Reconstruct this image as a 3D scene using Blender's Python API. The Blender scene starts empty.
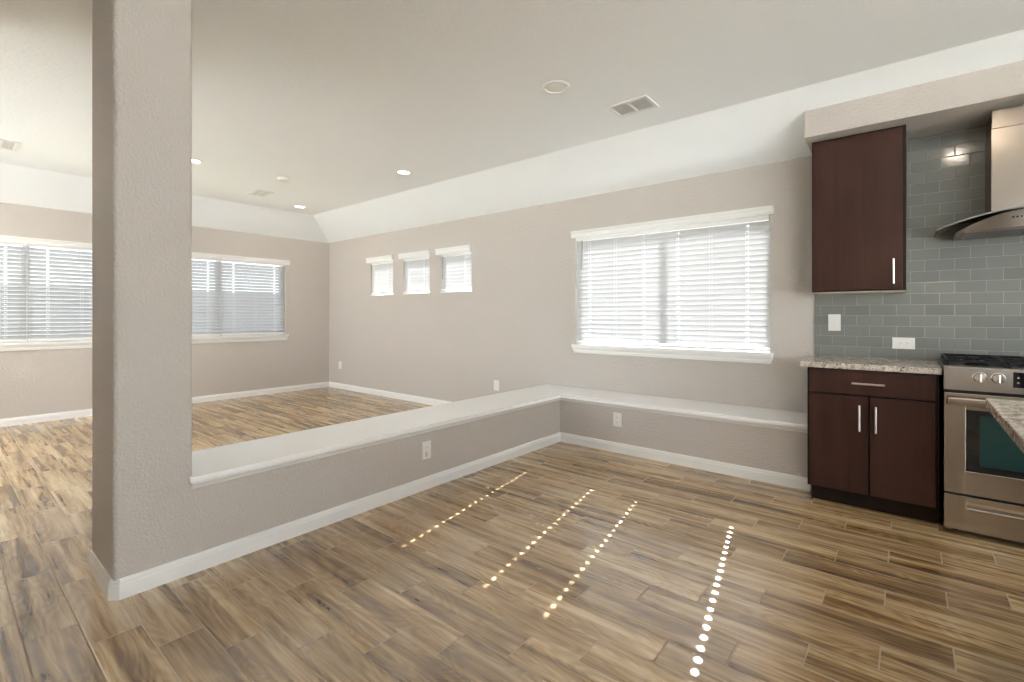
import bpy, bmesh, math, random
from mathutils import Vector, Matrix
random.seed(7)
S = bpy.context.scene
PI = math.pi

# ------------------------------------------------------------------ camera
cd = bpy.data.cameras.new('camera')
cam = bpy.data.objects.new('camera', cd)
S.collection.objects.link(cam)
cam.location = (0, 0, 1.2165)
cam.rotation_euler = (PI/2, 0, math.radians(39.599))
cd.sensor_width = 36
cd.lens = 36*481.33/1024
cd.shift_y = -25.7/1024
cd.clip_start = 0.02
S.camera = cam

# ------------------------------------------------------------------ sky, sun, exposure
SKY = 5.0
W = bpy.data.worlds.new('sky')
S.world = W
W.use_nodes = True
bg = W.node_tree.nodes['Background']
bg.inputs['Color'].default_value = (0.90, 0.95, 1.0, 1)
bg.inputs['Strength'].default_value = SKY
sd = bpy.data.lights.new('sun', 'SUN')
sd.energy = 50
sd.angle = math.radians(0.3)
sd.color = (1.0, 0.98, 0.96)
sun = bpy.data.objects.new('sun', sd)
S.collection.objects.link(sun)
sun.location = (-2, 12, 8)
sun.rotation_euler = Vector((0.178, -1.0, -0.676)).to_track_quat('-Z', 'Y').to_euler()
vs = S.view_settings
vs.view_transform = 'Standard'
vs.look = 'None'
vs.gamma = 1
vs.use_curve_mapping = False
vs.exposure = 0.93
S.cycles.use_denoising = True
S.cycles.use_light_tree = True
S.cycles.max_bounces = 12
S.cycles.diffuse_bounces = 8
S.cycles.glossy_bounces = 6
S.cycles.transparent_max_bounces = 24
S.cycles.sample_clamp_indirect = 12
S.cycles.caustics_reflective = False
S.cycles.caustics_refractive = False

# ------------------------------------------------------------------ node helpers
class NT:
    def __init__(s, name):
        s.m = bpy.data.materials.new(name)
        s.m.use_nodes = True
        s.t = s.m.node_tree
        s.b = s.t.nodes['Principled BSDF']
        s.out = s.t.nodes['Material Output']
    def set(s, **k):
        for a, v in k.items():
            s.link(v, s.b.inputs[a.replace('_', ' ')])
        return s
    def link(s, v, sock):
        if isinstance(v, bpy.types.NodeSocket):
            s.t.links.new(v, sock)
        else:
            if sock.type == 'RGBA' and len(v) == 3: v = (*v, 1)
            sock.default_value = v
    def n(s, typ, outp=0, props=None, **ins):
        nd = s.t.nodes.new(typ)
        for a, v in (props or {}).items(): setattr(nd, a, v)
        for a, v in ins.items():
            key = int(a[1:]) if a[0] == 'i' and a[1:].isdigit() else a.replace('_', ' ')
            s.link(v, nd.inputs[key])
        return nd.outputs[outp]
    def M(s, op, a, b=0.0, c=0.0):
        return s.n('ShaderNodeMath', 0, {'operation': op}, i0=a, i1=b, i2=c)
    def vec(s, x, y, z):
        return s.n('ShaderNodeCombineXYZ', 0, None, i0=x, i1=y, i2=z)
    def pos(s):
        tc = s.t.nodes.new('ShaderNodeTexCoord').outputs['Object']
        sp = s.t.nodes.new('ShaderNodeSeparateXYZ')
        s.t.links.new(tc, sp.inputs[0])
        return tc, sp.outputs[0], sp.outputs[1], sp.outputs[2]
    def ramp(s, f, stops, interp='LINEAR'):
        nd = s.t.nodes.new('ShaderNodeValToRGB')
        nd.color_ramp.interpolation = interp
        e = nd.color_ramp.elements
        while len(e) < len(stops): e.new(0.5)
        for q, (p, c) in zip(e, stops):
            q.position = p; q.color = (*c, 1)
        s.link(f, nd.inputs[0])
        return nd.outputs[0]
    def mix(s, f, a, b, blend='MIX'):
        nd = s.t.nodes.new('ShaderNodeMix')
        nd.data_type = 'RGBA'; nd.blend_type = blend
        s.link(f, nd.inputs[0]); s.link(a, nd.inputs[6]); s.link(b, nd.inputs[7])
        return nd.outputs[2]
    def noise(s, v, scale, detail=3, rough=0.5, dist=0.0):
        return s.n('ShaderNodeTexNoise', 0, None, Vector=v, Scale=scale, Detail=detail, Roughness=rough, Distortion=dist)
    def bump(s, h, strength, dist):
        return s.n('ShaderNodeBump', 0, None, Height=h, Strength=strength, Distance=dist)

def plain(name, col, rough=0.5, metal=0.0, **k):
    t = NT(name)
    t.set(Base_Color=col, Roughness=rough, Metallic=metal, **k)
    return t.m

def mat_wall(name, col, scale, strength):
    t = NT(name)
    tc, x, y, z = t.pos()
    h = t.noise(tc, scale, 2, 0.55)
    h = t.ramp(h, [(0.36, (0, 0, 0)), (0.64, (1, 1, 1))])
    mot = t.noise(tc, 1.3, 2)
    c = t.mix(t.M('MULTIPLY', mot, 0.10), col, tuple(v*0.80 for v in col))
    t.set(Base_Color=c, Roughness=0.62, Normal=t.bump(h, strength, 0.004))
    return t.m

M = {}
M['wall'] = mat_wall('greige_paint', (0.532, 0.490, 0.456), 75, 0.48)
M['ceiling'] = mat_wall('ceiling_paint', (0.88, 0.91, 0.935), 40, 0.16)
M['trim'] = plain('white_trim_paint', (0.79, 0.785, 0.775), 0.30)
M['ledge'] = plain('white_ledge_glare', (0.91, 0.915, 0.92), 0.20)  # trim white made lighter: window glare on the ledge put into its colour
M['plastic'] = plain('white_plastic', (0.80, 0.78, 0.75), 0.35)
M['dark_slot'] = plain('dark_slot', (0.03, 0.03, 0.03), 0.6)
M['slot_grey'] = plain('grey_slot', (0.22, 0.21, 0.20), 0.6)
M['black'] = plain('black_enamel', (0.010, 0.010, 0.011), 0.28, Specular_IOR_Level=0.25)
M['iron'] = plain('cast_iron', (0.012, 0.012, 0.013), 0.5, Specular_IOR_Level=0.2)
M['nickel'] = plain('brushed_nickel', (0.70, 0.66, 0.62), 0.30, 1.0)
M['vent_grey'] = plain('vent_shadow_grey', (0.66, 0.66, 0.66), 0.7)

def mat_floor():
    t = NT('wood_look_tile')
    tc, x, y, z = t.pos()
    PW, PL = 0.1545, 0.613
    fv = t.M('DIVIDE', t.M('SUBTRACT', y, 0.22), PW)
    row = t.M('FLOOR', fv)
    v = t.M('SUBTRACT', fv, row)
    fu = t.M('DIVIDE', t.M('SUBTRACT', t.M('ADD', x, 2.535), t.M('MULTIPLY', row, 0.2043)), PL)
    colm = t.M('FLOOR', fu)
    u = t.M('SUBTRACT', fu, colm)
    dv = t.M('MULTIPLY', t.M('MINIMUM', v, t.M('SUBTRACT', 1.0, v)), PW)
    du = t.M('MULTIPLY', t.M('MINIMUM', u, t.M('SUBTRACT', 1.0, u)), PL)
    d = t.M('MINIMUM', dv, du)
    grout = t.n('ShaderNodeMapRange', 0, None, Value=d, i1=0.0016, i2=0.0028, i3=1.0, i4=0.0)
    edge = t.n('ShaderNodeMapRange', 0, None, Value=d, i1=0.0010, i2=0.0045, i3=0.0, i4=1.0)
    wn = t.t.nodes.new('ShaderNodeTexWhiteNoise')
    wn.noise_dimensions = '3D'
    t.link(t.vec(row, colm, 3.7), wn.inputs['Vector'])
    sep = t.t.nodes.new('ShaderNodeSeparateColor')
    t.t.links.new(wn.outputs['Color'], sep.inputs[0])
    r, g, b = sep.outputs[0], sep.outputs[1], sep.outputs[2]
    def coords(sx, sy, o):
        return t.vec(t.M('ADD', t.M('MULTIPLY', x, sx), t.M('MULTIPLY', r, 41.0+o)),
                     t.M('ADD', t.M('MULTIPLY', y, sy), t.M('MULTIPLY', g, 67.0+o)),
                     t.M('MULTIPLY', b, 23.0))
    broad = t.noise(coords(0.9, 17, 0), 1.0, 2, 0.5, 0.5)
    med = t.noise(coords(2.2, 42, 5), 1.0, 3, 0.6, 0.5)
    fine = t.noise(coords(6.0, 150, 9), 1.0, 2, 0.6)
    fig = t.noise(coords(1.9, 9.5, 13), 1.0, 1, 0.4, 0.6)
    rings = t.M('SINE', t.M('MULTIPLY', fig, 75.0))
    rings = t.M('MULTIPLY', rings, 0.045)
    val = t.M('ADD', t.M('MULTIPLY', broad, 0.95), t.M('MULTIPLY', med, 0.62))
    val = t.M('ADD', val, t.M('MULTIPLY', fine, 0.26))
    val = t.M('ADD', val, rings)
    val = t.M('ADD', val, t.M('MULTIPLY', t.M('SUBTRACT', b, 0.5), 0.16))
    val = t.M('ADD', t.M('MULTIPLY', t.M('SUBTRACT', val, 0.895), 1.08), 0.51)
    c = t.ramp(val, [(0.10, (0.062, 0.032, 0.012)), (0.33, (0.190, 0.110, 0.044)), (0.49, (0.355, 0.228, 0.104)),
                     (0.62, (0.51, 0.355, 0.185)), (0.80, (0.70, 0.54, 0.325))])
    hue = t.mix(t.M('MULTIPLY', r, 0.25), c, (0.21, 0.165, 0.125))
    c = t.mix(grout, hue, (0.38, 0.29, 0.20))
    rough = t.M('ADD', t.M('MULTIPLY', grout, 0.45), t.M('ADD', 0.12, t.M('MULTIPLY', med, 0.14)))
    h = t.M('ADD', t.M('MULTIPLY', edge, 1.0), t.M('MULTIPLY', fine, 0.04))
    t.set(Base_Color=c, Roughness=rough, Normal=t.bump(h, 0.55, 0.0022), IOR=2.25, Specular_IOR_Level=t.M('SUBTRACT', 0.5, t.M('MULTIPLY', grout, 0.42)))
    return t.m
M['floor'] = mat_floor()

def mat_espresso(name, dark, light):
    t = NT(name)
    tc, x, y, z = t.pos()
    a = t.noise(t.vec(t.M('MULTIPLY', x, 26.0), t.M('MULTIPLY', y, 26.0), t.M('MULTIPLY', z, 1.6)), 1.0, 4, 0.6, 0.4)
    b = t.noise(t.vec(t.M('MULTIPLY', x, 4.0), t.M('MULTIPLY', y, 4.0), t.M('MULTIPLY', z, 2.2)), 1.0, 2, 0.5)
    f = t.M('ADD', t.M('MULTIPLY', a, 0.5), t.M('MULTIPLY', b, 0.5))
    c = t.ramp(f, [(0.30, dark), (0.68, light)])
    t.set(Base_Color=c, Roughness=0.42, Specular_IOR_Level=0.2)
    return t.m
M['espresso'] = mat_espresso('espresso_wood', (0.030, 0.013, 0.0095), (0.060, 0.027, 0.0195))
M['toe'] = mat_espresso('dark_toe_wood', (0.014, 0.008, 0.006), (0.022, 0.012, 0.009))
M['underside'] = plain('cabinet_underside_maple', (0.42, 0.36, 0.29), 0.5)

def mat_granite():
    t = NT('speckled_granite')
    tc, x, y, z = t.pos()
    a = t.noise(tc, 38, 5, 0.65, 0.6)
    b = t.noise(tc, 120, 3, 0.6)
    c = t.noise(tc, 11, 3, 0.55, 0.8)
    base = t.ramp(a, [(0.32, (0.10, 0.075, 0.06)), (0.43, (0.36, 0.29, 0.235)), (0.54, (0.62, 0.55, 0.475)), (0.70, (0.72, 0.68, 0.62))])
    gry = t.mix(t.ramp(c, [(0.45, (0, 0, 0)), (0.62, (0.75, 0.75, 0.75))]), base, (0.47, 0.43, 0.395))
    spk = t.ramp(b, [(0.36, (0.0, 0.0, 0.0)), (0.43, (1, 1, 1))])
    t.set(Base_Color=t.mix(t.M('SUBTRACT', 1.0, spk), gry, (0.05, 0.042, 0.04)), Roughness=0.14)
    return t.m
M['granite'] = mat_granite()

def mat_tile():
    t = NT('glass_subway_tile')
    tc, x, y, z = t.pos()
    H, L = 0.0755, 0.151
    fv = t.M('DIVIDE', t.M('SUBTRACT', z, 0.914), H)
    row = t.M('FLOOR', fv)
    v = t.M('SUBTRACT', fv, row)
    half = t.M('MULTIPLY', t.M('FLOORED_MODULO', row, 2.0), 0.5)
    fu = t.M('ADD', t.M('DIVIDE', t.M('ADD', x, 0.376), L), half)
    colm = t.M('FLOOR', fu)
    u = t.M('SUBTRACT', fu, colm)
    dv = t.M('MULTIPLY', t.M('MINIMUM', v, t.M('SUBTRACT', 1.0, v)), H)
    du = t.M('MULTIPLY', t.M('MINIMUM', u, t.M('SUBTRACT', 1.0, u)), L)
    d = t.M('MINIMUM', dv, du)
    grout = t.n('ShaderNodeMapRange', 0, None, Value=d, i1=0.0008, i2=0.0016, i3=1.0, i4=0.0)
    edge = t.n('ShaderNodeMapRange', 0, None, Value=d, i1=0.0008, i2=0.0040, i3=0.0, i4=1.0)
    wn = t.t.nodes.new('ShaderNodeTexWhiteNoise')
    wn.noise_dimensions = '3D'
    t.link(t.vec(row, colm, 1.3), wn.inputs['Vector'])
    c = t.mix(wn.outputs['Value'], (0.195, 0.202, 0.188), (0.232, 0.237, 0.220))
    c = t.mix(grout, c, (0.30, 0.31, 0.285))
    wav = t.noise(t.vec(t.M('ADD', x, t.M('MULTIPLY', wn.outputs['Value'], 9.0)), 0.0, z), 14, 1)
    h = t.M('ADD', edge, t.M('MULTIPLY', wav, 0.45))
    t.set(Base_Color=c, Roughness=t.M('ADD', 0.12, t.M('MULTIPLY', grout, 0.5)), Normal=t.bump(h, 0.5, 0.002), IOR=1.42)
    return t.m
M['tile'] = mat_tile()

def mat_steel(name, col, rough, axis):
    t = NT(name)
    tc, x, y, z = t.pos()
    k = [3.0, 3.0, 3.0]; k[axis] = 0.3
    n = t.noise(t.vec(t.M('MULTIPLY', x, k[0]), t.M('MULTIPLY', y, k[1]), t.M('MULTIPLY', z, k[2])), 1.0, 1)
    t.set(Base_Color=t.mix(n, col, tuple(c*0.85 for c in col)), Metallic=1.0, Roughness=rough, Anisotropic=0.5)
    return t.m
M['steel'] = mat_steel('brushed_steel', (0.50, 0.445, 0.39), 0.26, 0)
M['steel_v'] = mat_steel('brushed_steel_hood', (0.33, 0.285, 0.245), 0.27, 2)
M['chrome'] = plain('polished_steel', (0.78, 0.76, 0.73), 0.16, 1.0)

def mat_glass(name, tint, refl):
    t = NT(name)
    tr = t.n('ShaderNodeBsdfTransparent', 0, None, Color=tint)
    gl = t.n('ShaderNodeBsdfGlossy', 0, None, Color=(1, 1, 1), Roughness=0.02)
    fr = t.n('ShaderNodeFresnel', 0, None, IOR=refl)
    mx = t.n('ShaderNodeMixShader', 0, None, i0=fr, i1=tr, i2=gl)
    t.t.links.new(mx, t.out.inputs[0])
    return t.m
M['pane'] = mat_glass('window_glass', (0.93, 0.95, 0.95), 1.35)
M['hood_glass'] = mat_glass('smoked_hood_glass', (0.62, 0.68, 0.66), 1.5)
M['glass_edge'] = plain('glass_edge_reflection', (0.24, 0.25, 0.235), 0.15)  # reflection along the glass rim put into its lighter colour
M['oven_glass'] = plain('black_oven_glass', (0.008, 0.008, 0.009), 0.05, 0.0, IOR=1.6)
M['oven_reflect'] = plain('oven_teal_reflection', (0.012, 0.036, 0.037), 0.07, 0.0, IOR=1.55, Specular_Tint=(0.62, 0.95, 0.95))  # teal reflection put into the pane's base colour

def mat_blind():
    t = NT('white_blind_slat')
    t.set(Base_Color=(0.58, 0.585, 0.60), Roughness=0.5)
    tr = t.n('ShaderNodeBsdfTranslucent', 0, None, Color=(0.92, 0.92, 0.92))
    mx = t.n('ShaderNodeMixShader', 0, None, i0=0.095, i1=t.b.outputs[0], i2=tr)
    t.t.links.new(mx, t.out.inputs[0])
    return t.m
M['slat'] = mat_blind()
M['cord'] = plain('white_cord', (0.85, 0.85, 0.85), 0.6)
M['wand'] = plain('grey_tilt_wand', (0.18, 0.18, 0.18), 0.35)

def mat_emit(name, col, st):
    t = NT(name)
    e = t.n('ShaderNodeEmission', 0, None, Color=col, Strength=st)
    t.t.links.new(e, t.out.inputs[0])
    return t.m
M['lamp_on'] = mat_emit('glowing_lens', (1.0, 0.93, 0.82), 3.0)
M['lens_off'] = plain('frosted_lens', (0.93, 0.93, 0.92), 0.35)

def mat_boards(name, a, b, axis, pitch):
    t = NT(name)
    tc, x, y, z = t.pos()
    c = (x, y, z)[axis]
    f = t.M('DIVIDE', c, pitch)
    i = t.M('FLOOR', f)
    w = t.t.nodes.new('ShaderNodeTexWhiteNoise'); w.noise_dimensions = '1D'
    t.link(i, w.inputs['W'])
    fr = t.M('SUBTRACT', f, i)
    gap = t.M('LESS_THAN', fr, 0.06)
    col = t.mix(w.outputs['Value'], a, b)
    t.set(Base_Color=t.mix(gap, col, (0.05, 0.05, 0.06)), Roughness=0.8)
    return t.m
M['fence'] = mat_boards('weathered_fence_boards', (0.20, 0.22, 0.27), (0.27, 0.29, 0.34), 1, 0.14)
M['siding'] = mat_boards('lap_siding', (0.42, 0.42, 0.42), (0.46, 0.46, 0.46), 2, 0.18)
M['shingle'] = mat_boards('roof_shingles', (0.20, 0.19, 0.18), (0.26, 0.25, 0.24), 1, 0.14)
def mat_ground():
    t = NT('dry_lawn')
    tc, x, y, z = t.pos()
    t.set(Base_Color=t.ramp(t.noise(tc, 3, 4), [(0.3, (0.20, 0.20, 0.13)), (0.7, (0.34, 0.33, 0.24))]), Roughness=0.95)
    return t.m
M['ground'] = mat_ground()
M['bounce'] = plain('pale_bounce_slab', (0.78, 0.76, 0.72), 0.9)  # pale reflector colour for the added slab outdoors
M['eave'] = plain('eave_paint', (0.62, 0.60, 0.57), 0.7)

# ------------------------------------------------------------------ mesh helpers
ORG = {}
def link(o):
    S.collection.objects.link(o)
    return o
def obj(name, bm, mat, parent=None, origin=None, smooth=False, recalc=True):
    if recalc: bmesh.ops.recalc_face_normals(bm, faces=bm.faces)
    og = Vector(origin) if origin is not None else (ORG[parent.name] if parent else Vector((0, 0, 0)))
    bmesh.ops.translate(bm, verts=bm.verts, vec=-og)
    me = bpy.data.meshes.new(name)
    bm.to_mesh(me); bm.free()
    if smooth:
        for p in me.polygons: p.use_smooth = True
        me.set_sharp_from_angle(angle=math.radians(35))
    me.materials.append(mat)
    o = link(bpy.data.objects.new(name, me))
    ORG[o.name] = og
    if parent:
        o.parent = parent
        o.location = og - ORG[parent.name]
    else:
        o.location = og
    return o
def thing(name, label, cat, loc, group=None):
    o = link(bpy.data.objects.new(name, None))
    o.empty_display_size = 0.05
    o.location = loc
    ORG[o.name] = Vector(loc)
    return tag(o, label, cat, group)
def tag(o, label, cat, group=None):
    o['label'] = label; o['category'] = cat
    if group: o['group'] = group
    return o
def struct(o):
    o['kind'] = 'structure'
    return o
def part_label(o, label):
    o['label'] = label
    return o

def nb(): return bmesh.new()
def box(bm, x0, x1, y0, y1, z0, z1, bev=0.0, seg=2):
    t = bmesh.new()
    bmesh.ops.create_cube(t, size=1.0)
    for v in t.verts:
        v.co = Vector((x0+(v.co.x+0.5)*(x1-x0), y0+(v.co.y+0.5)*(y1-y0), z0+(v.co.z+0.5)*(z1-z0)))
    if bev > 0:
        bmesh.ops.bevel(t, geom=list(t.edges), offset=bev, segments=seg, profile=0.5, affect='EDGES')
    merge(bm, t)
    return bm
def merge(bm, t):
    me = bpy.data.meshes.new('scratch')
    t.to_mesh(me); t.free()
    bm.from_mesh(me)
    bpy.data.meshes.remove(me)
def prism(bm, pts, axis, a, b):
    """extrude a closed 2D outline along axis; outline coords are the other two axes in xyz order"""
    def P(p, q):
        if axis == 0: return (q, p[0], p[1])
        if axis == 1: return (p[0], q, p[1])
        return (p[0], p[1], q)
    A = [bm.verts.new(P(p, a)) for p in pts]
    B = [bm.verts.new(P(p, b)) for p in pts]
    n = len(pts)
    for i in range(n):
        bm.faces.new((A[i], A[(i+1) % n], B[(i+1) % n], B[i]))
    bm.faces.new(A); bm.faces.new(list(reversed(B)))
    return bm
def tube(bm, pts, r, seg=12, cap=True):
    pts = [Vector(p) for p in pts]
    rings = []
    for i, p in enumerate(pts):
        d = (pts[min(i+1, len(pts)-1)] - pts[max(i-1, 0)]).normalized()
        a = d.orthogonal().normalized() if i == 0 else (rings_a - d*rings_a.dot(d)).normalized()
        rings_a = a
        b = d.cross(a)
        rr = r[i] if isinstance(r, (list, tuple)) else r
        rings.append([bm.verts.new(p + a*rr*math.cos(2*PI*k/seg) + b*rr*math.sin(2*PI*k/seg)) for k in range(seg)])
    for q in range(len(rings)-1):
        for k in range(seg):
            bm.faces.new((rings[q][k], rings[q][(k+1) % seg], rings[q+1][(k+1) % seg], rings[q+1][k]))
    if cap:
        bm.faces.new(rings[0]); bm.faces.new(list(reversed(rings[-1])))
    return bm
def lathe(bm, prof, c, seg=32, axis='z'):
    """prof: list of (radius, height) ; axis z up, or 'y' for knobs facing -y"""
    def P(r, h, a):
        if axis == 'z': return (c[0]+r*math.cos(a), c[1]+r*math.sin(a), c[2]+h)
        return (c[0]+r*math.cos(a), c[1]-h, c[2]+r*math.sin(a))
    rings = []
    for r, h in prof:
        if r <= 1e-6: rings.append([bm.verts.new(P(0, h, 0))])
        else: rings.append([bm.verts.new(P(r, h, 2*PI*k/seg)) for k in range(seg)])
    for a, b in zip(rings, rings[1:]):
        for k in range(seg):
            k2 = (k+1) % seg
            if len(a) == 1 and len(b) == 1: continue
            if len(a) == 1: bm.faces.new((a[0], b[k], b[k2]))
            elif len(b) == 1: bm.faces.new((a[k], a[k2], b[0]))
            else: bm.faces.new((a[k], a[k2], b[k2], b[k]))
    return bm
def sweep(bm, path, prof):
    """sweep closed profile [(out, z)] along open plan path; out is to the left of travel, corners mitred"""
    P = [Vector((p[0], p[1])) for p in path]
    n = len(P)
    rows = []
    for i in range(n):
        d0 = (P[i]-P[i-1]).normalized() if i > 0 else None
        d1 = (P[i+1]-P[i]).normalized() if i < n-1 else None
        L = lambda d: Vector((-d.y, d.x))
        if d0 is None: m = L(d1)
        elif d1 is None: m = L(d0)
        else:
            s = L(d0)+L(d1)
            m = s / (1 + L(d0).dot(L(d1)))
        rows.append([bm.verts.new((P[i].x+m.x*o, P[i].y+m.y*o, z)) for o, z in prof])
    k = len(prof)
    for a, b in zip(rows, rows[1:]):
        for j in range(k):
            bm.faces.new((a[j], a[(j+1) % k], b[(j+1) % k], b[j]))
    bm.faces.new(rows[0]); bm.faces.new(list(reversed(rows[-1])))
    return bm

# wall frames: u runs along the wall, n goes outwards through the wall, z up
def frame_right(u, n, z): return (u, Y_W+n, z)      # window wall, looking +y
def frame_left(u, n, z): return (X_F-n, u, z)       # far wall, looking -x
def frame_back(u, n, z): return (u, Y_B-n, z)
def frame_east(u, n, z): return (X_E+n, u, z)
Y_W, X_F, Y_B, X_E = 4.34, -7.64, -2.4, 5.4
ZP, ZC, INS = 2.448, 2.743, 0.622

def fbox(bm, fr, u0, u1, n0, n1, z0, z1, bev=0.0):
    a, b = fr(u0, n0, z0), fr(u1, n1, z1)
    lo = [min(p, q) for p, q in zip(a, b)]; hi = [max(p, q) for p, q in zip(a, b)]
    return box(bm, lo[0], hi[0], lo[1], hi[1], lo[2], hi[2], bev)

def wall_mesh(fr, u0, u1, z0, z1, holes, th=0.16):
    bm = nb()
    us = sorted({u0, u1, *[h[0] for h in holes], *[h[1] for h in holes]})
    zs = sorted({z0, z1, *[h[2] for h in holes], *[h[3] for h in holes]})
    cache = {}
    def V(u, n, z):
        k = (round(u, 5), round(n, 5), round(z, 5))
        if k not in cache: cache[k] = bm.verts.new(fr(u, n, z))
        return cache[k]
    def solid(a, b, c, d):
        um, zm = (a+b)/2, (c+d)/2
        return not any(h[0] < um < h[1] and h[2] < zm < h[3] for h in holes)
    grid = {}
    for i in range(len(us)-1):
        for j in range(len(zs)-1):
            grid[i, j] = solid(us[i], us[i+1], zs[j], zs[j+1])
    for (i, j), s in grid.items():
        if not s: continue
        a, b, c, d = us[i], us[i+1], zs[j], zs[j+1]
        for n in (0, th):
            bm.faces.new((V(a, n, c), V(b, n, c), V(b, n, d), V(a, n, d)))
        for (di, dj), (p, q) in {(-1, 0): ((a, c), (a, d)), (1, 0): ((b, c), (b, d)), (0, -1): ((a, c), (b, c)), (0, 1): ((a, d), (b, d))}.items():
            if not grid.get((i+di, j+dj), False):
                bm.faces.new((V(p[0], 0, p[1]), V(q[0], 0, q[1]), V(q[0], th, q[1]), V(p[0], th, p[1])))
    return bm

# ------------------------------------------------------------------ the setting
ZS, ZH = 0.905, 2.05                                   # sill and head of the big windows
BIG = (-2.722, -0.876, ZS, ZH)
SMALL = [(-6.428, -5.861, 1.515, 2.05), (-5.626, -5.049, 1.515, 2.05), (-4.827, -4.250, 1.515, 2.05)]
FARW = [(-0.235, 1.625, ZS, ZH), (1.745, 3.605, ZS, ZH)]
BACK_FILL = [(-7.5, -3.85, 0.04, 2.66), (1.7, 5.2, 0.04, 2.60)]  # unseen openings, added and sized to let in fill daylight
EAST_FILL = [(-2.0, 2.6, 0.04, 2.60)]  # unseen east opening, added to brighten the room

bm = nb(); box(bm, X_F, X_E, Y_B, Y_W, -0.12, 0.0)
struct(obj('floor', bm, M['floor']))
struct(obj('wall_right', wall_mesh(frame_right, X_F-0.16, X_E+0.16, 0, ZP, [BIG]+SMALL), M['wall']))
struct(obj('wall_left', wall_mesh(frame_left, Y_B, Y_W, 0, ZP, FARW), M['wall']))
struct(obj('wall_back', wall_mesh(frame_back, X_F-0.16, X_E+0.16, 0, ZC, BACK_FILL), M['wall']))
struct(obj('wall_kitchen', wall_mesh(frame_east, Y_B, Y_W, 0, ZC, EAST_FILL), M['wall']))
bm = nb(); box(bm, -3.75, -3.6, Y_B, -0.1, 0, ZC)
struct(obj('wall_light_block', bm, M['wall']))  # unseen wall added to keep daylight off the pillar's side
# ceiling: flat field with sloped margins along the window wall and the far wall
bm = nb()
xa, xb, ya, yb = X_F, X_E, Y_B, Y_W
V = bm.verts.new
f0 = [V((xa+INS, ya, ZC)), V((xb, ya, ZC)), V((xb, yb-INS, ZC)), V((xa+INS, yb-INS, ZC))]
w0, w1, w2 = V((xa, ya, ZP)), V((xa, yb, ZP)), V((xb, yb, ZP))
bm.faces.new(f0); bm.faces.new((f0[3], f0[2], w2, w1)); bm.faces.new((f0[0], f0[3], w1, w0))
g = bmesh.ops.extrude_face_region(bm, geom=bm.faces[:])
bmesh.ops.translate(bm, verts=[e for e in g['geom'] if isinstance(e, bmesh.types.BMVert)], vec=(0, 0, 0.15))
struct(obj('ceiling', bm, M['ceiling']))

# partition: end pillar and L-shaped half wall
PX0, PX1, PY0, PY1, BY = -3.052, -2.615, 0.497, 0.793, 3.89
HZ = 0.432
bm = nb()
t = bmesh.new()
prism(t, [(PX0, PY1), (PX1, PY1), (PX1, BY), (-0.528, BY), (-0.528, Y_W), (PX0, Y_W)], 2, 0.0, HZ)
merge(bm, t)
t = bmesh.new()
box(t, PX0, PX1, PY0, PY1, 0, HZ)
ed = [e for e in t.edges if abs(e.verts[0].co.z-e.verts[1].co.z) > 0.3 and e.verts[0].co.y < PY0+0.01]
bmesh.ops.bevel(t, geom=ed, offset=0.02, segments=5, profile=0.5, affect='EDGES')
merge(bm, t)
t = bmesh.new()
box(t, PX0, PX1, PY0, PY1, HZ, ZC)
ed = [e for e in t.edges if abs(e.verts[0].co.z-e.verts[1].co.z) > 1]
bmesh.ops.bevel(t, geom=ed, offset=0.02, segments=5, profile=0.5, affect='EDGES')
merge(bm, t)
struct(obj('wall_partition', bm, M['wall'], smooth=True))
# ledge cap
bm = nb()
ox = 0.034
prism(bm, [(PX1+ox, PY1-0.022), (PX1+ox, BY-ox), (-0.529, BY-ox), (-0.529, Y_W), (PX0-ox, Y_W), (PX0-ox, PY1-0.022),
           (PX0, PY1-0.022), (PX0, PY1), (PX1, PY1), (PX1, PY1-0.022)], 2, HZ, 0.458)
bmesh.ops.bevel(bm, geom=list(bm.edges), offset=0.005, segments=2, profile=0.5, affect='EDGES')
cap = struct(obj('trim_1', bm, M['ledge']))
COVE = [(0, 0.396), (0.006, 0.396), (0.010, 0.401), (0.014, 0.412), (0.022, 0.420), (0.026, 0.424), (0.026, HZ), (0, HZ)]
bm = nb(); sweep(bm, [(-0.53, BY), (PX1, BY), (PX1, PY1-0.010)], COVE)
obj('cove_molding', bm, M['trim'], cap)
bm = nb(); sweep(bm, [(PX0, PY1-0.010), (PX0, Y_W)], COVE)
obj('cove_molding', bm, M['trim'], cap)
# white filler strip where the half wall meets the cabinet
bm = nb(); box(bm, -0.528, -0.5235, BY-0.006, Y_W, 0, HZ, 0.001)
struct(obj('trim_2', bm, M['trim']))
BASE = [(0, 0), (0.014, 0), (0.014, 0.060), (0.011, 0.066), (0.011, 0.073), (0.006, 0.086), (0, 0.086)]
bm = nb(); sweep(bm, [(-0.53, BY), (PX1, BY), (PX1, PY0+0.024), (PX1-0.024, PY0), (PX0+0.024, PY0), (PX0, PY0+0.024), (PX0, Y_W-0.014)], BASE)
struct(obj('baseboard_partition', bm, M['trim']))
bm = nb(); sweep(bm, [(PX0-0.014, Y_W), (X_F, Y_W), (X_F, Y_B)], BASE)
struct(obj('baseboard_left', bm, M['trim']))

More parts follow.
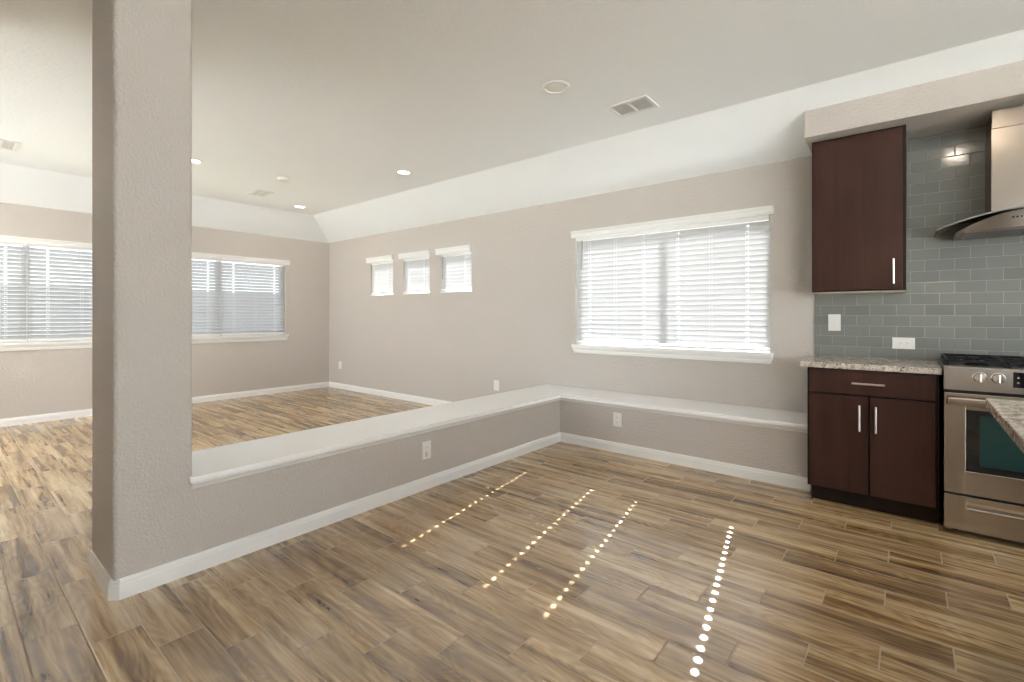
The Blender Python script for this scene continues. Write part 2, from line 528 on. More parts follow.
# soffit over the kitchen wall, tucked under the sloped ceiling
SX, SY, SZ = -0.574, 3.915, 2.462
zs = ZP+(Y_W-SY)*(ZC-ZP)/INS
bm = nb()
prism(bm, [(SY, SZ), (SY, zs+0.004), (Y_W, ZP+0.004), (Y_W, SZ-0.025)], 0, SX, X_E)
t = [e for e in bm.edges if all(abs(v.co.y-SY) < 1e-4 for v in e.verts) and abs(e.verts[0].co.x-e.verts[1].co.x) < 1e-4]
bmesh.ops.bevel(bm, geom=t, offset=0.012, segments=4, profile=0.5, affect='EDGES')
struct(obj('ceiling_soffit', bm, M['wall'], smooth=True))
# tiled backsplash
bm = nb(); box(bm, -0.566, X_E, Y_W-0.012, Y_W, 0.914, SZ-0.026)
struct(obj('wall_backsplash', bm, M['tile']))

# ------------------------------------------------------------------ windows, valances, blinds
def window(name, fr, o, sill=True, mull=True):
    u0, u1, z0, z1 = o
    bm = nb()
    F = 0.045
    n0, n1 = 0.095, 0.15
    fbox(bm, fr, u0, u0+F, n0, n1, z0, z1); fbox(bm, fr, u1-F, u1, n0, n1, z0, z1)
    fbox(bm, fr, u0+F, u1-F, n0, n1, z0, z0+(0.08 if sill else F)); fbox(bm, fr, u0+F, u1-F, n0, n1, z1-F, z1)
    if mull:
        m = (u0+u1)/2
        fbox(bm, fr, m-0.035, m+0.035, n0, n1, z0+F, z1-F)
    w = struct(obj(name, bm, M['trim']))
    bm = nb(); fbox(bm, fr, u0+F, u1-F, 0.120, 0.124, z0+F, z1-F)
    obj('pane', bm, M['pane'], w)
    if sill:
        bm = nb()
        fbox(bm, fr, u0-0.028, u1+0.028, -0.040, 0.0, z0-0.016, z0+0.006, 0.004)
        fbox(bm, fr, u0+0.0005, u1-0.0005, -0.002, 0.094, z0-0.010, z0+0.006)
        obj('window_sill', bm, M['trim'], w)
        bm = nb()
        # apron: moulded strip with sloped returns
        pr = [(0.0, z0-0.082), (-0.012, z0-0.082), (-0.018, z0-0.060), (-0.018, z0-0.050), (-0.032, z0-0.022), (-0.032, z0-0.016), (0.0, z0-0.016)]
        A, B = [], []
        for n, z in pr:
            e = 0.020 * (1 - (z-(z0-0.082))/0.066)
            A.append(bm.verts.new(fr(u0-0.026+e, n, z))); B.append(bm.verts.new(fr(u1+0.026-e, n, z)))
        k = len(pr)
        for i in range(k): bm.faces.new((A[i], A[(i+1) % k], B[(i+1) % k], B[i]))
        bm.faces.new(A); bm.faces.new(list(reversed(B)))
        obj('apron', bm, M['trim'], w)
    return w

def valance_mesh(fr, u0, u1, z0, z1, depth=0.045):
    bm = nb()
    h = z1-z0
    pr = [(0, z0), (-depth+0.010, z0), (-depth+0.006, z0+h*0.42), (-depth+0.012, z0+h*0.48), (-depth+0.002, z0+h*0.80), (-depth, z0+h*0.86), (-depth, z1), (0, z1)]
    A = [bm.verts.new(fr(u0, n, z)) for n, z in pr]; B = [bm.verts.new(fr(u1, n, z)) for n, z in pr]
    k = len(pr)
    for i in range(k): bm.faces.new((A[i], A[(i+1) % k], B[(i+1) % k], B[i]))
    bm.faces.new(A); bm.faces.new(list(reversed(B)))
    return bm

def slats_mesh(fr, u0, u1, zlist, nc, tilt, holes):
    """tilt: degrees from flat, room-side edge up; holes: u centres of the cord slots"""
    bm = nb()
    W2, TH, HU, HS = 0.025, 0.0013, 0.009, 0.0042
    ss = [-W2, -0.014, -HS, HS, 0.014, W2]
    us = sorted([u0, u1] + [h-HU for h in holes] + [h+HU for h in holes])
    ct, st = math.cos(math.radians(tilt)), math.sin(math.radians(tilt))
    for zc in zlist:
        G = {}
        for i, u in enumerate(us):
            for j, s in enumerate(ss):
                crown = 0.0022*(1-(s/W2)**2)
                for k, o in enumerate((crown+TH, crown-TH)):
                    # s>0 is the outer edge, low; normal points up and outwards
                    n = nc + s*ct + o*st
                    z = zc - s*st + o*ct
                    G[i, j, k] = bm.verts.new(fr(u, n, z))
        hol = set()
        for i in range(len(us)-1):
            m = (us[i]+us[i+1])/2
            if any(abs(m-h) < HU for h in holes): hol.add(i)
        for i in range(len(us)-1):
            for j in range(len(ss)-1):
                if i in hol and j == 2:
                    for (a, b) in (((i, 2), (i+1, 2)), ((i, 3), (i+1, 3)), ((i, 2), (i, 3)), ((i+1, 2), (i+1, 3))):
                        bm.faces.new((G[(*a, 0)], G[(*b, 0)], G[(*b, 1)], G[(*a, 1)]))
                    continue
                for k in (0, 1):
                    bm.faces.new((G[i, j, k], G[i+1, j, k], G[i+1, j+1, k], G[i, j+1, k]))
            for j in (0, len(ss)-1):
                bm.faces.new((G[i, j, 0], G[i+1, j, 0], G[i+1, j, 1], G[i, j, 1]))
        for i in (0, len(us)-1):
            for j in range(len(ss)-1):
                bm.faces.new((G[i, j, 0], G[i, j+1, 0], G[i, j+1, 1], G[i, j, 1]))
    return bm

def blind(fr, u0, u1, z0, z1, tilt, label, group, wand=None, valance=None, pitch=0.0456, inset=0.166, nhole=2, zhead=0.055, mid=True):
    base = fr((u0+u1)/2, 0.045, z0)
    t = thing('window_blind', label, 'blind', base, group)
    nc = 0.027
    bm = nb(); fbox(bm, fr, u0, u1, 0.001, 0.056, z1-zhead, z1-0.002, 0.003)
    obj('headrail', bm, M['trim'], t)
    bm = nb(); fbox(bm, fr, u0+0.003, u1-0.003, nc-0.026, nc+0.026, z0+0.010, z0+0.030, 0.004)
    obj('bottom_rail', bm, M['trim'], t)
    top, bot = z1-zhead-0.030, z0+0.030+0.033
    n = int(round((top-bot)/pitch))+1
    zl = [bot+(top-bot)*i/(n-1) for i in range(n)]
    hs = [u0+inset, u1-inset]
    o = obj('slats', slats_mesh(fr, u0, u1, zl, nc, tilt, hs), M['slat'], t, smooth=False)
    lad = hs + ([(u0+u1)/2] if mid else [])
    for h in lad:
        bm = nb()
        for n_ in (nc-0.0275, nc+0.0275):
            tube(bm, [fr(h+0.011, n_, z0+0.03), fr(h+0.011, n_, z1-zhead)], 0.0009, 6)
            tube(bm, [fr(h-0.011, n_, z0+0.03), fr(h-0.011, n_, z1-zhead)], 0.0009, 6)
        obj('ladder_cord', bm, M['cord'], t)
    for h in hs:
        bm = nb()
        p = fr(h, nc, z0-0.0035)
        lathe(bm, [(0, 0), (0.009, 0), (0.0075, 0.008), (0.0045, 0.0145), (0, 0.0145)], p, 12)
        obj('cord_button', bm, M['cord'], t, smooth=True)
    if wand is not None:
        bm = nb()
        tube(bm, [fr(wand, -0.004, z1-zhead-0.002), fr(wand, -0.006, z1-zhead-0.06), fr(wand, -0.007, z1-zhead-0.30)], 0.0042, 8)
        tube(bm, [fr(wand, -0.004, z1-zhead-0.002), fr(wand, 0.004, z1-zhead+0.004)], 0.003, 8)
        part_label(obj('tilt_wand', bm, M['wand'], t, smooth=True), 'thin dark tilt wand')
    if valance:
        obj('valance', valance_mesh(fr, *valance), M['trim'], t)
    return t

window('window_1', frame_right, BIG)
um = (BIG[0]+BIG[1])/2
blind(frame_right, BIG[0]+0.006, um-0.0001, ZS+0.006, ZH, 76, 'white slat blind filling the left half of the wide window above the ledge', 'blinds in the wide window above the ledge', wand=BIG[0]+0.085)
blind(frame_right, um+0.0001, BIG[1]-0.006, ZS+0.006, ZH, 76, 'white slat blind filling the right half of the wide window, beside the kitchen cabinets', 'blinds in the wide window above the ledge')
tag(obj('blind_valance', valance_mesh(frame_right, -2.752, -0.845, 2.030, 2.098), M['trim'], origin=frame_right(-1.80, 0, 2.030)), 'white moulded valance across the top of the wide window above the ledge', 'valance', 'valances over paired blinds')
labs = ['white blind on the small high window closest to the room corner', 'white blind on the middle one of three small high windows',
        'white blind on the small high window closest to the wide window']
for i, o in enumerate(SMALL):
    window('window_%d' % (i+2), frame_right, o, sill=False, mull=False)
    bm = nb(); fbox(bm, frame_right, o[0]+0.001, o[1]-0.001, -0.004, 0.094, o[2]+0.0005, o[2]+0.014, 0.002)
    obj('window_sill', bm, M['trim'], bpy.data.objects['window_%d' % (i+2)])
    blind(frame_right, o[0]+0.005, o[1]-0.005, o[2]+0.014, o[3], 80, labs[i], 'blinds on the three small high windows',
          wand=o[0]+0.05 if i == 2 else None, valance=(o[0]-0.06, o[1]+0.018, 2.022, 2.100), inset=0.11, mid=False)
for i, o in enumerate(FARW):
    window('window_%d' % (i+5), frame_left, o)
    m = (o[0]+o[1])/2
    side = ['far window partly behind the pillar, at the left edge of the photo', 'far window to the right of the pillar'][i]
    g = 'blinds in the far wall windows'
    blind(frame_left, o[0]+0.006, m-0.002, ZS+0.006, ZH, 53, 'white slat blind just right of the pillar, left half of that far window' if i else 'white slat blind at the left edge of the photo, far window left of pillar', g)
    blind(frame_left, m+0.002, o[1]-0.006, ZS+0.006, ZH, 53, 'white slat blind half nearest the room corner, far window right of pillar' if i else 'white slat blind half running behind the pillar, far wall window left of pillar', g)
    tag(obj('blind_valance', valance_mesh(frame_left, o[0]-0.04, o[1]+0.045, 2.020, 2.086), M['trim'], origin=frame_left(m, 0, 2.020)),
        ['white valance over the far wall window left of the pillar', 'white valance over the far wall window right of the pillar'][i], 'valance', 'valances over paired blinds')
for i, o in enumerate(BACK_FILL): 
    window('window_%d' % (i+7), frame_back, o, sill=False)  # frames of the added fill openings, out of view
window('window_9', frame_east, EAST_FILL[0], sill=False)  # frame of the added east fill opening

# ------------------------------------------------------------------ outdoors
bm = nb()
box(bm, -30, 20, -30, 30, -0.45, -0.15)
struct(obj('ground', bm, M['ground']))
bm = nb(); box(bm, X_F-3, X_E+12, Y_B-14, Y_B-0.17, -0.149, -0.13)
box(bm, X_E+0.17, X_E+12, Y_B-0.16, Y_W+2, -0.149, -0.13)
struct(obj('ground_bounce', bm, M['bounce']))  # unseen slab added to reflect daylight up onto the ceiling
bm = nb(); box(bm, X_F-0.9, X_E+0.9, Y_W+0.17, Y_W+0.62, 2.29, 2.45)
struct(obj('roof_eave', bm, M['eave']))
bm = nb(); box(bm, -11.9, -11.8, -8, 9, -0.16, 1.72)
tag(obj('garden_fence', bm, M['fence'], origin=(-11.85, 0, -0.16)), 'grey board fence outside, seen through the blinds of the far wall windows', 'fence')
t = thing('neighbor_house', 'pale siding house next door, glimpsed between the slats of the wide window', 'house', (-2, 11.5, -0.15))
bm = nb(); box(bm, -12, 7, 9.4, 14.0, -0.15, 2.75)
obj('wall', bm, M['siding'], t)
bm = nb(); prism(bm, [(8.9, 2.62), (11.7, 4.1), (14.5, 2.62), (14.5, 2.74), (11.7, 4.24), (8.9, 2.74)], 0, -12.4, 7.4)
obj('roof', bm, M['shingle'], t)

# sky portals at the unseen openings added for fill light
def portal(loc, rot, sx, sy):
    L = bpy.data.lights.new('window_portal', 'AREA')
    L.shape = 'RECTANGLE'; L.size = sx; L.size_y = sy
    L.cycles.is_portal = True
    o = link(bpy.data.objects.new('window_portal', L))
    o.location = loc; o.rotation_euler = rot
for o in BACK_FILL:
    portal(((o[0]+o[1])/2, Y_B-0.17, (o[2]+o[3])/2), (PI/2, 0, 0), o[1]-o[0], o[3]-o[2])
for o in EAST_FILL:
    portal((X_E+0.17, (o[0]+o[1])/2, (o[2]+o[3])/2), (PI/2, 0, PI/2), o[1]-o[0], o[3]-o[2])

# ------------------------------------------------------------------ ceiling fixtures
def ceiling_light(x, y, r, label, on, power=0):
    t = thing('ceiling_light', label, 'ceiling light', (x, y, ZC), 'recessed ceiling lights')
    bm = nb()
    lathe(bm, [(r*0.74, 0.0), (r*0.74, -0.004), (r*0.80, -0.010), (r*0.93, -0.009), (r, -0.003), (r, 0.0)], (x, y, ZC), 40)
    obj('trim_ring', bm, M['trim'], t, smooth=True)
    bm = nb()
    lathe(bm, [(0, -0.009), (r*0.35, -0.0082), (r*0.6, -0.0055), (r*0.74, -0.0012)], (x, y, ZC), 40)
    obj('lens', bm, M['lamp_on'] if on else M['lens_off'], t, smooth=True)
    if power:
        L = bpy.data.lights.new('downlight', 'AREA')
        L.shape = 'DISK'; L.size = r*1.3; L.energy = power; L.color = (1.0, 0.86, 0.70)
        o = link(bpy.data.objects.new('downlight', L))
        o.location = (0, 0, -0.016); o.parent = t
    return t
ceiling_light(-1.825, 2.667, 0.094, 'round white unlit recessed ceiling light beside the square two-panel vent', False)
ceiling_light(-4.155, 3.217, 0.085, 'lit recessed ceiling light nearest the sloped ceiling above the three small windows', True, 0)
ceiling_light(-6.596, 3.308, 0.085, 'lit recessed ceiling light closest to the far room corner', True, 3)
ceiling_light(-5.444, 1.650, 0.085, 'lit recessed ceiling light half hidden behind the right edge of the pillar', True, 0)
ceiling_light(0.33, 2.47, 0.085, 'lit recessed kitchen ceiling light out of view above the island corner', True, 6)
ceiling_light(1.75, 2.47, 0.085, 'lit recessed kitchen ceiling light out of view above the range end of the island', True, 0)
ceiling_light(-5.5, -1.0, 0.085, 'recessed lamp added as fill, unseen behind the light-blocking wall', True, 9)  # unseen lamp added to brighten the far wall
ceiling_light(-6.6, -0.3, 0.085, 'recessed lamp added as fill, unseen past the left edge of view', True, 8)  # second unseen fill lamp, added for the far room

def ceiling_vent(cx, cy, w, d, label, split='x'):
    t = thing('ceiling_vent', label, 'vent', (cx, cy, ZC), 'ceiling air vents')
    bm = nb()
    f = 0.028
    x0, x1, y0, y1 = cx-w/2, cx+w/2, cy-d/2, cy+d/2
    z0, z1 = ZC-0.008, ZC
    box(bm, x0, x1, y0, y0+f, z0, z1, 0.002); box(bm, x0, x1, y1-f, y1, z0, z1, 0.002)
    box(bm, x0, x0+f, y0+f, y1-f, z0, z1, 0.002); box(bm, x1-f, x1, y0+f, y1-f, z0, z1, 0.002)
    if split == 'x': box(bm, cx-0.008, cx+0.008, y0+f, y1-f, z0, z1, 0.002)
    else: box(bm, x0+f, x1-f, cy-0.008, cy+0.008, z0, z1, 0.002)
    obj('frame', bm, M['trim'], t)
    bm = nb()
    k = 9
    for i in range(k):
        yy = y0+f+(y1-y0-2*f)*(i+0.5)/k
        pr = [(yy-0.008, ZC-0.0065), (yy+0.004, ZC-0.0015), (yy+0.0052, ZC-0.0025), (yy-0.0068, ZC-0.0075)]
        prism(bm, pr, 0, x0+f, x1-f)
    obj('louvers', bm, M['trim'], t)
    bm = nb(); box(bm, x0+f, x1-f, y0+f, y1-f, ZC-0.0012, ZC-0.0002)
    obj('duct_opening', bm, M['vent_grey'], t)
    return t
ceiling_vent(-1.565, 3.272, 0.315, 0.235, 'white two-panel louvered ceiling vent beside the unlit round ceiling light')
ceiling_vent(-6.245, 2.630, 0.30, 0.20, 'small white ceiling vent beyond the round smoke detector, above the far window', 'y')
ceiling_vent(-6.22, 0.40, 0.32, 0.22, 'white ceiling vent left of the pillar at the edge of the photo', 'y')
t = thing('smoke_detector', 'low round white smoke detector on the ceiling between the lit lights', 'smoke detector', (-5.385, 2.515, ZC))
bm = nb(); lathe(bm, [(0, 0), (0.068, 0), (0.070, -0.006), (0.066, -0.014), (0.058, -0.016)], (-5.385, 2.515, ZC), 32)
obj('base', bm, M['plastic'], t, smooth=True)
bm = nb(); lathe(bm, [(0.058, -0.016), (0.054, -0.022), (0.030, -0.026), (0, -0.026)], (-5.385, 2.515, ZC), 32)
obj('cover', bm, M['plastic'], t, smooth=True)

# ------------------------------------------------------------------ outlets and switch
def fr_A(u, n, z): return (PX1-n, u, z)          # kitchen face of half wall, n into wall
def fr_B(u, n, z): return (u, BY+n, z)
def fr_T(u, n, z): return (u, Y_W-0.012+n, z)
def outlet(fr, u, z, label, horiz=False, plug=False):
    t = thing('wall_outlet', label, 'outlet', fr(u, 0, z-0.06), 'wall outlets')
    hw, hh = (0.061, 0.039) if horiz else (0.039, 0.061)
    bm = nb(); fbox(bm, fr, u-hw, u+hw, -0.006, 0.0, z-hh, z+hh, 0.0025)
    obj('plate', bm, M['plastic'], t)
    for s in (-1, 1):
        a, b = (u+s*0.0195, z) if horiz else (u, z+s*0.0195)
        bm = nb(); fbox(bm, fr, a-0.0155, a+0.0155, -0.0085, -0.006, b-0.0145, b+0.0145, 0.001)
        r = obj('receptacle', bm, M['plastic'], t)
        bm = nb()
        if horiz:
            fbox(bm, fr, a-0.006, a+0.003, -0.0090, -0.0084, b+0.004, b+0.0062); fbox(bm, fr, a-0.006, a+0.003, -0.0090, -0.0084, b-0.0062, b-0.004)
            fbox(bm, fr, a+0.007, a+0.0105, -0.0090, -0.0084, b-0.002, b+0.002)
        else:
            fbox(bm, fr, a-0.0062, a-0.004, -0.0090, -0.0084, b-0.003, b+0.006); fbox(bm, fr, a+0.004, a+0.0062, -0.0090, -0.0084, b-0.003, b+0.006)
            fbox(bm, fr, a-0.002, a+0.002, -0.0090, -0.0084, b-0.0105, b-0.007)
        obj('slot', bm, M['slot_grey'], r)
    if plug:
        bm = nb(); fbox(bm, fr, u-0.016, u+0.016, -0.030, -0.0088, z-0.040, z-0.004, 0.003)
        part_label(obj('plug_cover', bm, M['plastic'], t), 'white plug cover in the lower socket')
    return t
outlet(fr_A, 2.218, 0.272, 'white wall outlet on the long half wall, with a cover in its lower socket', plug=True)
outlet(fr_B, -2.003, 0.290, 'white wall outlet on the short half wall below the wide window')
outlet(frame_right, -3.831, 0.374, 'small white wall outlet just above the ledge, below the three small windows')
outlet(frame_right, -7.290, 0.390, 'small white wall outlet near the far room corner')
outlet(fr_T, -0.036, 1.021, 'white horizontal outlet on the grey tile backsplash beside the range', horiz=True)
t = thing('light_switch', 'white rocker light switch on the tile backsplash under the wall cabinet', 'light switch', fr_T(-0.438, 0, 1.10))
bm = nb(); fbox(bm, fr_T, -0.438-0.039, -0.438+0.039, -0.006, 0, 1.162-0.062, 1.162+0.062, 0.0025)
obj('plate', bm, M['plastic'], t)
bm = nb(); fbox(bm, fr_T, -0.438-0.0165, -0.438+0.0165, -0.0095, -0.006, 1.162-0.033, 1.162+0.033, 0.0015)
obj('rocker', bm, M['plastic'], t)

# ------------------------------------------------------------------ kitchen cabinets
def bar_handle(parent, a, b, y, name='handle'):
    a, b = Vector(a), Vector(b)
    d = (b-a).normalized()
    bm = nb()
    tube(bm, [a, b], 0.006, 12)
    for p in (a+d*0.022, b-d*0.022):
        tube(bm, [p, (p.x, y, p.z)], 0.0045, 10)
    return part_label(obj(name, bm, M['nickel'], parent, smooth=True), 'brushed nickel bar handle')

WY = Y_W-0.012
t = thing('base_cabinet', 'dark brown base cabinet with one drawer over two doors, left of the range', 'cabinet', (-0.20, 4.0, 0))
bm = nb()
box(bm, -0.523, 0.130, 3.695, WY, 0.1016, 0.878, 0.001)
obj('body', bm, M['toe'], t)
bm = nb(); box(bm, -0.508, 0.130, 3.752, WY-0.01, 0.0, 0.1016)
obj('toe_kick', bm, M['toe'], t)
for x0, x1, hx in ((-0.509, -0.2005, -0.242), (-0.1905, 0.114, -0.161)):
    bm = nb(); box(bm, x0, x1, 3.676, 3.695, 0.108, 0.712, 0.0015)
    d = obj('door', bm, M['espresso'], t)
    bar_handle(d, (hx, 3.650, 0.500), (hx, 3.650, 0.660), 3.677)
bm = nb(); box(bm, -0.509, 0.114, 3.676, 3.695, 0.722, 0.870, 0.0015)
d = obj('drawer', bm, M['espresso'], t)
bar_handle(d, (-0.281, 3.650, 0.794), (-0.117, 3.650, 0.794), 3.677)

bm = nb(); box(bm, -0.558, 0.140, 3.655, WY, 0.8785, 0.914, 0.004)
tag(obj('countertop', bm, M['granite'], origin=(-0.2, 4.0, 0.8785)), 'speckled granite countertop on the dark base cabinet beside the range', 'countertop')

t = thing('wall_cabinet', 'tall dark brown wall cabinet with one flat door, hung beside the hood', 'cabinet', (-0.28, 4.17, 1.372))
bm = nb(); box(bm, -0.540, -0.019, 4.010, WY, 1.380, 2.447, 0.001)
obj('body', bm, M['toe'], t)
bm = nb(); box(bm, -0.535, -0.025, 4.014, WY-0.004, 1.372, 1.3795)
part_label(obj('bottom_panel', bm, M['underside'], t), 'pale unpainted underside panel')
bm = nb(); box(bm, -0.531, -0.038, 3.990, 4.010, 1.392, 2.428, 0.0015)
d = obj('door', bm, M['espresso'], t)
bar_handle(d, (-0.083, 3.964, 1.422), (-0.083, 3.964, 1.584), 3.991)

# ------------------------------------------------------------------ range
RX0, RX1, RF = 0.146, 0.908, 3.630
rc = (RX0+RX1)/2
t = thing('range', 'stainless steel slide-in gas range with black cooktop, at the right edge of the photo', 'stove', (rc, 3.97, 0))
bm = nb(); box(bm, RX0+0.001, RX1-0.001, RF+0.030, WY-0.004, 0.03, 0.912, 0.003)
obj('body', bm, M['black'], t)
for sx in (RX0+0.05, RX1-0.05):
    for sy in (RF+0.09, WY-0.07):
        bm = nb(); lathe(bm, [(0, 0), (0.018, 0), (0.018, 0.010), (0.010, 0.014), (0.010, 0.03), (0, 0.03)], (sx, sy, 0), 14)
        obj('leg', bm, M['black'], t, smooth=True)
# control panel
bm = nb()
prism(bm, [(RF, 0.803), (RF+0.001, 0.926), (RF+0.010, 0.934), (RF+0.060, 0.934), (RF+0.060, 0.803)], 0, RX0, RX1)
cp = obj('control_panel', bm, M['steel'], t)
for kx in (0.290, 0.362, rc+(rc-0.362), rc+(rc-0.290)):
    bm = nb()
    lathe(bm, [(0.029, 0.0), (0.029, 0.005), (0.0265, 0.007), (0.0245, 0.026), (0.0225, 0.030), (0, 0.031)], (kx, RF, 0.880), 32, 'y')
    k = obj('knob', bm, M['chrome'], cp, smooth=True)
    bm = nb(); box(bm, kx-0.0045, kx+0.0045, RF-0.040, RF-0.029, 0.880-0.023, 0.880+0.023, 0.002)
    obj('grip', bm, M['chrome'], k)
bm = nb(); box(bm, 0.417, rc+(rc-0.417), RF-0.0015, RF+0.002, 0.836, 0.917, 0.001)
dp = part_label(obj('display', bm, M['oven_glass'], cp), 'black glass control display')
for i in range(5):
    for j in range(2):
        bm = nb(); bx = 0.436+i*0.045
        lathe(bm, [(0.0045, 0.0016), (0.0045, 0.0022), (0, 0.0022)], (bx, RF, 0.862+j*0.026), 12, 'y')
        obj('touch_key', bm, M['slot_grey'], dp)
# oven door
bm = nb()
fr = 0.0
wx0, wx1, wz0, wz1 = 0.236, rc+(rc-0.236), 0.360, 0.697
dz0, dz1 = 0.232, 0.786
box(bm, RX0+0.001, wx0, RF, RF+0.030, dz0, dz1, 0.003); box(bm, wx1, RX1-0.001, RF, RF+0.030, dz0, dz1, 0.003)
box(bm, wx0-0.004, wx1+0.004, RF, RF+0.030, dz0, wz0, 0.003); box(bm, wx0-0.004, wx1+0.004, RF, RF+0.030, wz1, dz1, 0.003)
od = obj('oven_door', bm, M['steel'], t)
bm = nb(); box(bm, wx0-0.003, wx1+0.003, RF+0.004, RF+0.024, wz0-0.003, wz1+0.003)
ow = part_label(obj('oven_window', bm, M['oven_glass'], od), 'black glass oven window')
bm = nb(); box(bm, wx0+0.055, wx1-0.055, RF+0.0035, RF+0.0045, wz0+0.035, wz1-0.028)
part_label(obj('inner_pane', bm, M['oven_reflect'], ow), 'inner window with a teal reflection coloured in')
bm = nb()
box(bm, RX0+0.012, RX1-0.012, RF-0.062, RF-0.038, 0.724, 0.768, 0.010, 3)
for hx in (RX0+0.012, RX1-0.058):
    box(bm, hx, hx+0.046, RF-0.046, RF+0.001, 0.724, 0.756, 0.004)
obj('handle', bm, M['steel'], od, smooth=True)
# drawer with a recessed slot pull
bm = nb()
z0, z1, s0, s1 = 0.030, 0.220, 0.152, 0.187
sx0, sx1 = 0.240, rc+(rc-0.240)
box(bm, RX0+0.001, sx0, RF, RF+0.030, z0, z1, 0.003); box(bm, sx1, RX1-0.001, RF, RF+0.030, z0, z1, 0.003)
box(bm, sx0-0.004, sx1+0.004, RF, RF+0.030, z0, s0, 0.003); box(bm, sx0-0.004, sx1+0.004, RF, RF+0.030, s1, z1, 0.003)
dr = obj('drawer', bm, M['steel'], t)
bm = nb(); box(bm, sx0, sx1, RF+0.022, RF+0.026, s0, s1); prism(bm, [(RF+0.004, s0), (RF+0.022, s0+0.016), (RF+0.022, s0)], 0, sx0, sx1)
part_label(obj('slot_pull', bm, M['chrome'], dr), 'recessed slot pull')
# cooktop
bm = nb(); box(bm, RX0-0.004, RX1+0.004, RF+0.055, WY-0.003, 0.912, 0.930, 0.004)
ct = part_label(obj('cooktop', bm, M['black'], t), 'black enamel cooktop')
for bx, by, r in ((RX0+0.15, 3.85, 0.045), (RX0+0.15, 4.15, 0.036), (rc, 4.0, 0.05), (RX1-0.15, 3.85, 0.05), (RX1-0.15, 4.15, 0.036)):
    bm = nb(); lathe(bm, [(r*1.25, 0), (r*1.25, 0.006), (r, 0.010), (r, 0.018), (r*0.85, 0.022), (0, 0.023)], (bx, by, 0.930), 28)
    obj('burner', bm, M['iron'], ct, smooth=True)
gw = (RX1-RX0-0.02)/3
for i in range(3):
    g0 = RX0+0.01+i*gw+0.003; g1 = g0+gw-0.006
    y0, y1 = RF+0.075, WY-0.030
    bm = nb()
    Z = 0.950; b = 0.011
    for yy in (y0, (y0+y1)/2-b/2, y1-b): box(bm, g0, g1, yy, yy+b, Z, Z+0.014, 0.003)
    for xx in (g0, g1-b): box(bm, xx, xx+b, y0, y1, Z, Z+0.014, 0.003)
    xm = (g0+g1)/2
    box(bm, xm-b/2, xm+b/2, y0, y0+0.10, Z, Z+0.014, 0.003); box(bm, xm-b/2, xm+b/2, y1-0.10, y1, Z, Z+0.014, 0.003)
    for yy in (y0+0.15, y1-0.16):
        box(bm, g0, g0+0.07, yy, yy+b, Z, Z+0.014, 0.003); box(bm, g1-0.07, g1, yy, yy+b, Z, Z+0.014, 0.003)
    for xx in (g0, g1-b):
        for yy in (y0, y1-b): prism(bm, [(xx, yy), (xx+b, yy), (xx+b, yy+b), (xx, yy+b)], 2, 0.930, Z+0.002)
    obj('grate', bm, M['iron'], ct)

# ------------------------------------------------------------------ range hood
hc = rc
t = thing('range_hood', 'stainless chimney range hood with arched glass canopy above the range', 'range hood', (hc, 4.15, 1.70))
HWD = 0.400
def zg(dx): return 1.822 - 0.072*(dx/HWD)**2
def yg(dx): return 3.840 + 0.135*(dx/HWD)**2
bm = nb()
NX, NY = 36, 6
G = {}
for i in range(NX+1):
    dx = -HWD+2*HWD*i/NX
    for j in range(NY+1):
        y = yg(dx)+(WY-0.001-yg(dx))*j/NY
        for k, o in enumerate((0.0, 0.007)):
            G[i, j, k] = bm.verts.new((hc+dx, y, zg(dx)+o-0.007))
for i in range(NX):
    for j in range(NY):
        for k in (0, 1): bm.faces.new((G[i, j, k], G[i+1, j, k], G[i+1, j+1, k], G[i, j+1, k]))
gl = part_label(obj('glass_canopy', bm, M['hood_glass'], t, smooth=True), 'curved smoked glass canopy')
bm = nb()
E = [(i, 0) for i in range(NX+1)]
def rim(seq, dv):
    A = [[bm.verts.new(Vector(p)+Vector(d)) for d in dv] for p in seq]
    for a, b in zip(A, A[1:]):
        for q in range(4): bm.faces.new((a[q], a[(q+1) % 4], b[(q+1) % 4], b[q]))
    bm.faces.new(A[0]); bm.faces.new(list(reversed(A[-1])))
seq = []
for i in range(NX+1):
    dx = -HWD+2*HWD*i/NX
    seq.append((hc+dx, yg(dx), zg(dx)-0.0035))
rim(seq, [(0, -0.003, -0.006), (0, 0.003, -0.006), (0, 0.003, 0.0042), (0, -0.003, 0.0042)])
for s in (-1, 1):
    x = hc+s*HWD
    rim([(x, yg(HWD), zg(HWD)-0.0035), (x, WY-0.002, zg(HWD)-0.0035)], [(-0.003, 0, -0.0042), (0.003, 0, -0.0042), (0.003, 0, 0.0042), (-0.003, 0, 0.0042)])
obj('glass_edge', bm, M['glass_edge'], gl)
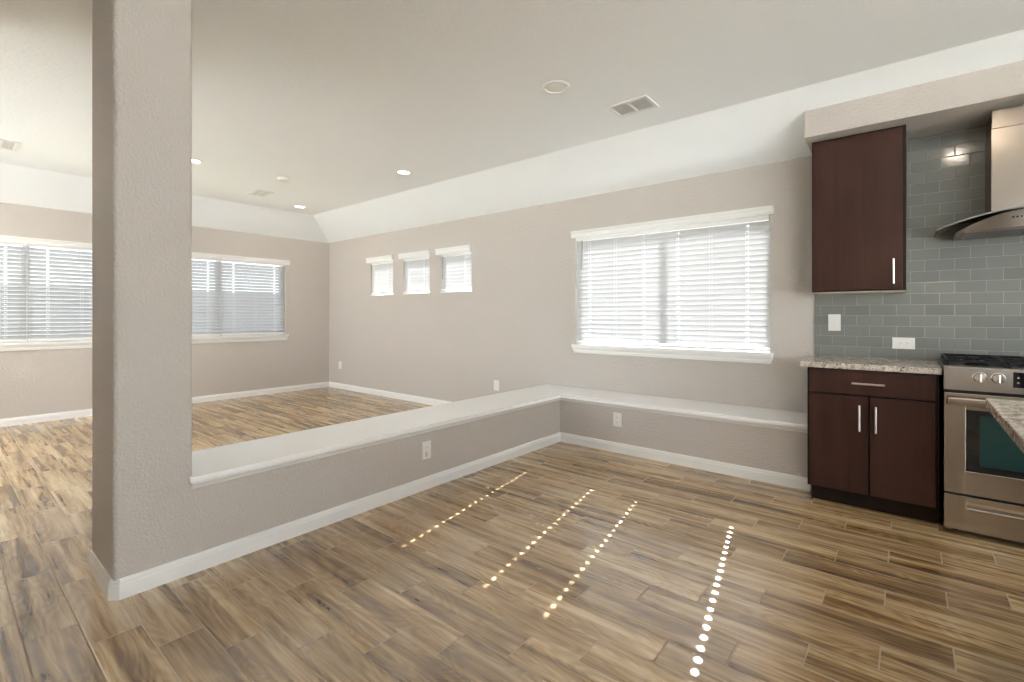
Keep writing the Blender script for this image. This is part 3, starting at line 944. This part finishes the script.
# steel body with arched fascia under the glass
BW = 0.312
bm = nb()
ZB = 1.712
N = 28
rows = []
for i in range(N+1):
    dx = -BW+2*BW*i/N
    yf = yg(dx)+0.028
    zt = ZB + 0.004 + (zg(0)-0.012-ZB-0.004)*(1-(dx/BW)**2)
    zb = ZB
    rows.append([bm.verts.new(p) for p in ((hc+dx, yf, zb), (hc+dx, yf-0.004, zt), (hc+dx, WY-0.003, zt), (hc+dx, WY-0.003, zb))])
for a, b in zip(rows, rows[1:]):
    for q in range(4): bm.faces.new((a[q], a[(q+1) % 4], b[(q+1) % 4], b[q]))
bm.faces.new(rows[0]); bm.faces.new(list(reversed(rows[-1])))
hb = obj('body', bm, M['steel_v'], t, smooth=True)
for i in range(6):
    bx = hc-0.082+i*0.0165
    yb_ = yg(bx-hc)+0.026
    bm = nb(); lathe(bm, [(0.0048, 0), (0.0048, 0.003), (0.003, 0.0042), (0, 0.0042)], (bx, yb_, 1.768), 14, 'y')
    obj('button', bm, M['black'], hb, smooth=True)
for s in (-1, 1):
    bm = nb()
    a, b = sorted((hc+s*0.012, hc+s*0.27))
    box(bm, a, b, 3.93, 4.25, ZB-0.004, ZB+0.013, 0.002)
    obj('grease_filter', bm, M['slot_grey'], t)
CX0, CX1, CY = 0.371, rc+(rc-0.371), 4.032
bm = nb(); box(bm, CX0, CX1, CY, WY-0.002, 1.812, 2.325, 0.003)
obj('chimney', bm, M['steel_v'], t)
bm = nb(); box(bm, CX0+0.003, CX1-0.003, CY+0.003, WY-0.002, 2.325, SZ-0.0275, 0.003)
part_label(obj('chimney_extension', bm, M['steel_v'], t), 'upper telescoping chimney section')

# ------------------------------------------------------------------ island
IX, IY = 0.212, 2.462
bm = nb(); box(bm, IX, 1.95, 1.30, IY, 0.878, 0.914, 0.004)
tag(obj('countertop', bm, M['granite'], origin=(1.1, 1.9, 0.878)), 'granite island countertop corner jutting in front of the range', 'countertop')
t = thing('island_cabinet', 'dark brown island cabinet under the granite island top, out of view', 'cabinet', (1.25, 1.9, 0))
bm = nb(); box(bm, IX+0.50, 1.92, 1.36, IY-0.30, 0.1016, 0.878, 0.002)
obj('body', bm, M['espresso'], t)
bm = nb(); box(bm, IX+0.55, 1.88, 1.40, IY-0.36, 0, 0.1016)
obj('toe_kick', bm, M['toe'], t)
